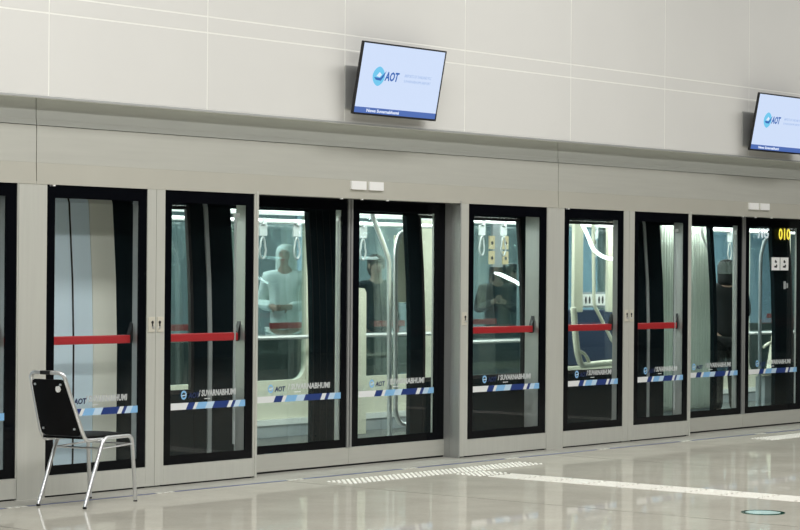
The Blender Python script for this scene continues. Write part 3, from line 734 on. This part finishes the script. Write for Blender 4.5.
# ------------------------------------------------------------------ passengers
def skin_mesh(verts, edges, radii, root=0, sub=2):
    me = bpy.data.meshes.new('body'); me.from_pydata(verts, edges, [])
    o = bpy.data.objects.new('tmp_skin', me); COL.objects.link(o)
    sk = o.modifiers.new('skin', 'SKIN'); sk.use_smooth_shade = True
    sv = me.skin_vertices[0].data
    for i, r in enumerate(radii):
        sv[i].radius = r if isinstance(r, tuple) else (r, r)
        sv[i].use_root = (i == root)
    if sub:
        ss = o.modifiers.new('sub', 'SUBSURF'); ss.levels = sub; ss.render_levels = sub
    dg = bpy.context.evaluated_depsgraph_get()
    m2 = bpy.data.meshes.new_from_object(o.evaluated_get(dg))
    bpy.data.objects.remove(o)
    m2.polygons.foreach_set('use_smooth', [True]*len(m2.polygons))
    return m2
def person(name, loc, rz, h, top, trousers, label, headgear, arms='down'):
    """figure facing local -y, feet at z=0"""
    s = h/1.75; r = empty(name, loc, rz)
    V = []; E = []; RD = []
    def v(x, y, z, rad): V.append((x*s, y*s, z*s)); RD.append(tuple(q*s for q in rad) if isinstance(rad, tuple) else rad*s); return len(V)-1
    def chain(idx, pts):
        for p in pts:
            i = v(*p); E.append((idx, i)); idx = i
        return idx
    pel = v(0, 0, 0.95, (.135, .10)); 
    che = chain(pel, [(0, 0, 1.10, (.125, .095)), (0, -.005, 1.28, (.145, .105)), (0, .0, 1.42, (.10, .08))])
    nk = chain(che, [(0, -.005, 1.50, .055), (0, -.02, 1.56, .058), (0, -.025, 1.625, (.078, .09)), (0, -.02, 1.70, (.066, .078))])
    WR = []
    for sx in (-1, 1):
        chain(pel, [(.09*sx, 0, .86, .085), (.10*sx, -.01, .50, .058), (.10*sx, .02, .10, .04), (.10*sx, -.05, .035, .036), (.11*sx, -.15, .025, .03)])
        if arms == 'down': ap = [(.17*sx, 0, 1.41, .055), (.23*sx, .03, 1.13, .043), (.23*sx, -.06, .90, .03)]
        elif arms == 'fold': ap = [(.17*sx, 0, 1.41, .055), (.24*sx, .0, 1.14, .043), (.07*sx, -.22, 1.12, .03)]
        else: ap = [(.17*sx, 0, 1.41, .055), (.25*sx, -.04, 1.15, .043), (.05*sx, -.26, 1.27, .03)]
        wr = chain(che, ap); WR.append((wr, sx, ap))
        a, b = Vector(ap[1][:3]), Vector(ap[2][:3]); d = (b-a).normalized(); lat = d.cross(Vector((0, -1, 0.3))).normalized()
        pm = b+d*0.05; pi = v(pm.x, pm.y, pm.z, .024); E.append((wr, pi))
        for fi, (off, ln) in enumerate(((-.026, .060), (-.009, .072), (.009, .068), (.026, .052))):
            q = pm+lat*off+d*0.03; q2 = q+d*ln*0.5; q3 = q2+(d+Vector((0, -.5, -.2))).normalized()*ln*0.5
            chain(pi, [(q.x, q.y, q.z, .010), (q2.x, q2.y, q2.z, .009), (q3.x, q3.y, q3.z, .008)])
        q = b+d*0.03+lat*(-.03*sx); q2 = q+(d-lat*sx).normalized()*0.04
        chain(wr, [(q.x, q.y, q.z, .012), (q2.x, q2.y, q2.z, .010)])
    me = skin_mesh(V, E, RD); me.materials.append(M['skin']); obj('body', None, None, r, mesh=me)
    # jacket and trousers as fitted outer layers
    V2 = []; E2 = []; R2 = []
    def v2(x, y, z, rad): V2.append((x*s, y*s, z*s)); R2.append(tuple(q*s for q in rad) if isinstance(rad, tuple) else rad*s); return len(V2)-1
    def ch2(idx, pts):
        for p in pts:
            i = v2(*p); E2.append((idx, i)); idx = i
        return idx
    a0 = v2(0, 0, 0.86, (.175, .13)); a1 = ch2(a0, [(0, 0, 1.0, (.165, .125)), (0, 0, 1.28, (.18, .13)), (0, 0, 1.43, (.125, .10))])
    ch2(a1, [(0, -.005, 1.50, .075)])
    for wr, sx, ap in WR:
        ch2(a1, [(ap[0][0]+.01*sx, ap[0][1], ap[0][2], .075), (*ap[1][:3], .066), (*[ap[1][i]+(ap[2][i]-ap[1][i])*0.92 for i in range(3)], .05)])
    me = skin_mesh(V2, E2, R2); me.materials.append(M[top]); obj('jacket', None, None, r, mesh=me)
    V2.clear(); E2.clear(); R2.clear()
    a0 = v2(0, 0, 0.93, (.155, .12))
    for sx in (-1, 1): ch2(a0, [(.09*sx, 0, .84, .105), (.10*sx, -.01, .50, .082), (.10*sx, .02, .09, .062)])
    me = skin_mesh(V2, E2, R2); me.materials.append(M[trousers]); obj('trousers', None, None, r, mesh=me)
    # face features
    fc = MB()
    fc.ellipsoid((0, -.118*s, 1.628*s), .013*s, .02*s, .022*s, 8, 6)
    for sx in (-1, 1): fc.ellipsoid((.085*sx*s, -.015*s, 1.635*s), .012*s, .022*s, .032*s, 8, 6)
    obj('face_features', fc, 'skin', r, smooth=True)
    ey = MB()
    for sx in (-1, 1): ey.ellipsoid((.032*sx*s, -.108*s, 1.655*s), .012*s, .008*s, .007*s, 8, 6)
    obj('eyes', ey, 'hair', r, smooth=True)
    obj('mouth', MB().ellipsoid((0, -.108*s, 1.585*s), .024*s, .008*s, .006*s, 8, 6), 'red', r, smooth=True)
    if headgear == 'hood_white' or headgear == 'hood_dark':
        m = 'cloth_white' if headgear == 'hood_white' else top
        V2.clear(); E2.clear(); R2.clear()
        b0 = v2(0, .05, 1.44, (.13, .10)); ch2(b0, [(0, .03, 1.54, (.115, .10)), (0, .012, 1.65, (.12, .115)), (0, .012, 1.75, (.09, .09))])
        me = skin_mesh(V2, E2, R2); me.materials.append(M[m]); obj('hood', None, None, r, mesh=me)
    else:
        obj('hair', MB().ellipsoid((0, .012*s, 1.69*s), .098*s, .108*s, .085*s, 14, 9).ellipsoid((0, .05*s, 1.62*s), .088*s, .07*s, .11*s), 'hair', r, smooth=True)
    tag(r, label, 'person', 'passengers in the train'); return r
FAR = -0.005
person('person', (7.13, 4.2, FAR), math.radians(-60), 1.86, 'cloth_white', 'cloth_white', 'person in off white hooded clothes on the far platform, seen through the left sliding leaf', 'hood_white', 'fold')
person('person', (8.60, 4.2, FAR), math.radians(-30), 1.74, 'cloth_dark', 'cloth_dark', 'dark haired person on the far platform beyond the curved grab pole', 'hair', 'down')
person('person', (10.82, 4.2, FAR), math.radians(-50), 1.70, 'cloth_dark', 'cloth_dark', 'person in a dark hooded top on the far platform behind the single emergency door', 'hood_dark', 'hold')
person('person', (11.32, 4.35, FAR), math.radians(20), 1.66, 'cloth_grey', 'cloth_dark', 'person in grey on the far platform beside the one in a dark hood', 'hair', 'down')
person('person', (10.72, 1.02, FAR), math.radians(140), 1.74, 'cloth_black', 'cloth_black', 'person in black standing inside the train behind the second sliding doors', 'hood_dark', 'fold')

# ------------------------------------------------------------------ the chair
ch = empty('chair', (0.035, -0.50, FZ), math.radians(12)); tag(ch, 'black chair with chrome tube frame standing before the glass doors', 'chair')
hw = 0.188
for sy in (-1, 1):
    y = hw*sy
    obj('leg_frame', MB().tube(fillet([(-0.285, y, 0.012), (-0.075, y*0.99, 0.455), (0.262, y*0.97, 0.452), (0.302, y, 0.010)], 0.055), 0.0135, 10), 'chrome', ch, smooth=True)
    for fx in (-0.286, 0.3022):
        obj('foot_cap', MB().tube([(fx, y, 0.0), (fx, y, 0.012)], 0.0135, 10), 'black', ch, smooth=True)
# backrest hoop running down into the seat rails
yb, yt = 0.167, 0.132
hoop = [(-0.02, -yb, 0.447), (-0.250, -yb, 0.447), (-0.288, -yb, 0.50), (-0.460, -yt, 0.900), (-0.460, yt, 0.900), (-0.288, yb, 0.50), (-0.250, yb, 0.447), (-0.02, yb, 0.447)]
obj('back_frame', MB().tube(fillet(hoop, 0.045), 0.0135, 10), 'chrome', ch, smooth=True)
def bk(z, dx=0.0): return -0.288-(z-0.50)*(0.172/0.400)+dx
bp = MB(); zz = [0.478, 0.492, 0.58, 0.72, 0.826, 0.846, 0.856]; wd = [0.130, 0.156, 0.158, 0.146, 0.133, 0.122, 0.102]
for dx in (-0.012, 0.004):
    for z, wv in zip(zz, wd):
        for t in (-1, -0.6, 0, 0.6, 1):
            bp.v.append((bk(z, dx)-0.016*(1-t*t), wv*t, z))
n = len(zz)*5
for q in range(2):
    for i in range(len(zz)-1):
        for j in range(4):
            a = q*n+i*5+j; bp.f.append((a, a+1, a+6, a+5))
rim = [i*5 for i in range(len(zz))]+[(len(zz)-1)*5+j for j in range(1, 5)]+[i*5+4 for i in range(len(zz)-2, -1, -1)]+[3, 2, 1]
for i in range(len(rim)):
    a, b = rim[i], rim[(i+1) % len(rim)]; bp.f.append((a, b, n+b, n+a))
bpo = obj('backrest', bp, 'seat_black', ch, smooth=True)
for (yy, z) in ((-0.102, 0.822), (0.102, 0.822), (-0.125, 0.525), (0.125, 0.525)):
    obj('bolt', MB().disc((bk(z)-0.026, yy, z), 'x', 0.008, 0.010, 10), 'chrome', bpo)
obj('round_sticker', MB().disc((bk(0.795)-0.030, -0.078, 0.795), 'x', 0.018, 0.012, 16, ry=0.024), 'sign_white', bpo)
obj('handle_label', MB().box(-0.477, -0.444, -0.035, 0.045, 0.887, 0.913), 'black', ch, bevel=0.004)
# seat
sp = MB(); nx, ny = 8, 6
for lay in range(2):
    for i in range(nx+1):
        for j in range(ny+1):
            u = i/nx; t = j/ny*2-1
            x = -0.285+0.535*u; y = t*(0.172+0.012*u)*(1-0.10*abs(2*u-1)**6)
            z = 0.472+0.012*(1-t*t)*(1-(2*u-1)**4) if lay == 1 else 0.458
            if u > 0.85 and lay == 1: z -= 0.010*(u-0.85)/0.15
            sp.v.append((x, y, z))
m_ = (nx+1)*(ny+1)
for lay in range(2):
    for i in range(nx):
        for j in range(ny):
            a = lay*m_+i*(ny+1)+j; sp.f.append((a, a+1, a+ny+2, a+ny+1))
rim = [i*(ny+1) for i in range(nx+1)]+[nx*(ny+1)+j for j in range(1, ny+1)]+[i*(ny+1)+ny for i in range(nx-1, -1, -1)]+[j for j in range(ny-1, 0, -1)]
for i in range(len(rim)):
    a, b = rim[i], rim[(i+1) % len(rim)]; sp.f.append((a, b, m_+b, m_+a))
obj('seat', sp, 'seat_black', ch, smooth=True)
for x, z in ((-0.13, 0.385), (0.245, 0.395)):
    xx = x if x > 0 else -0.105
    obj('cross_bar', MB().tube([(xx, -0.186, z), (xx, 0.186, z)], 0.007, 8), 'chrome', ch, smooth=True)
for sy in (-1, 1):
    obj('side_bar', MB().tube([(-0.105, sy*0.183, 0.385), (0.262, sy*0.183, 0.395)], 0.006, 8), 'chrome', ch, smooth=True)
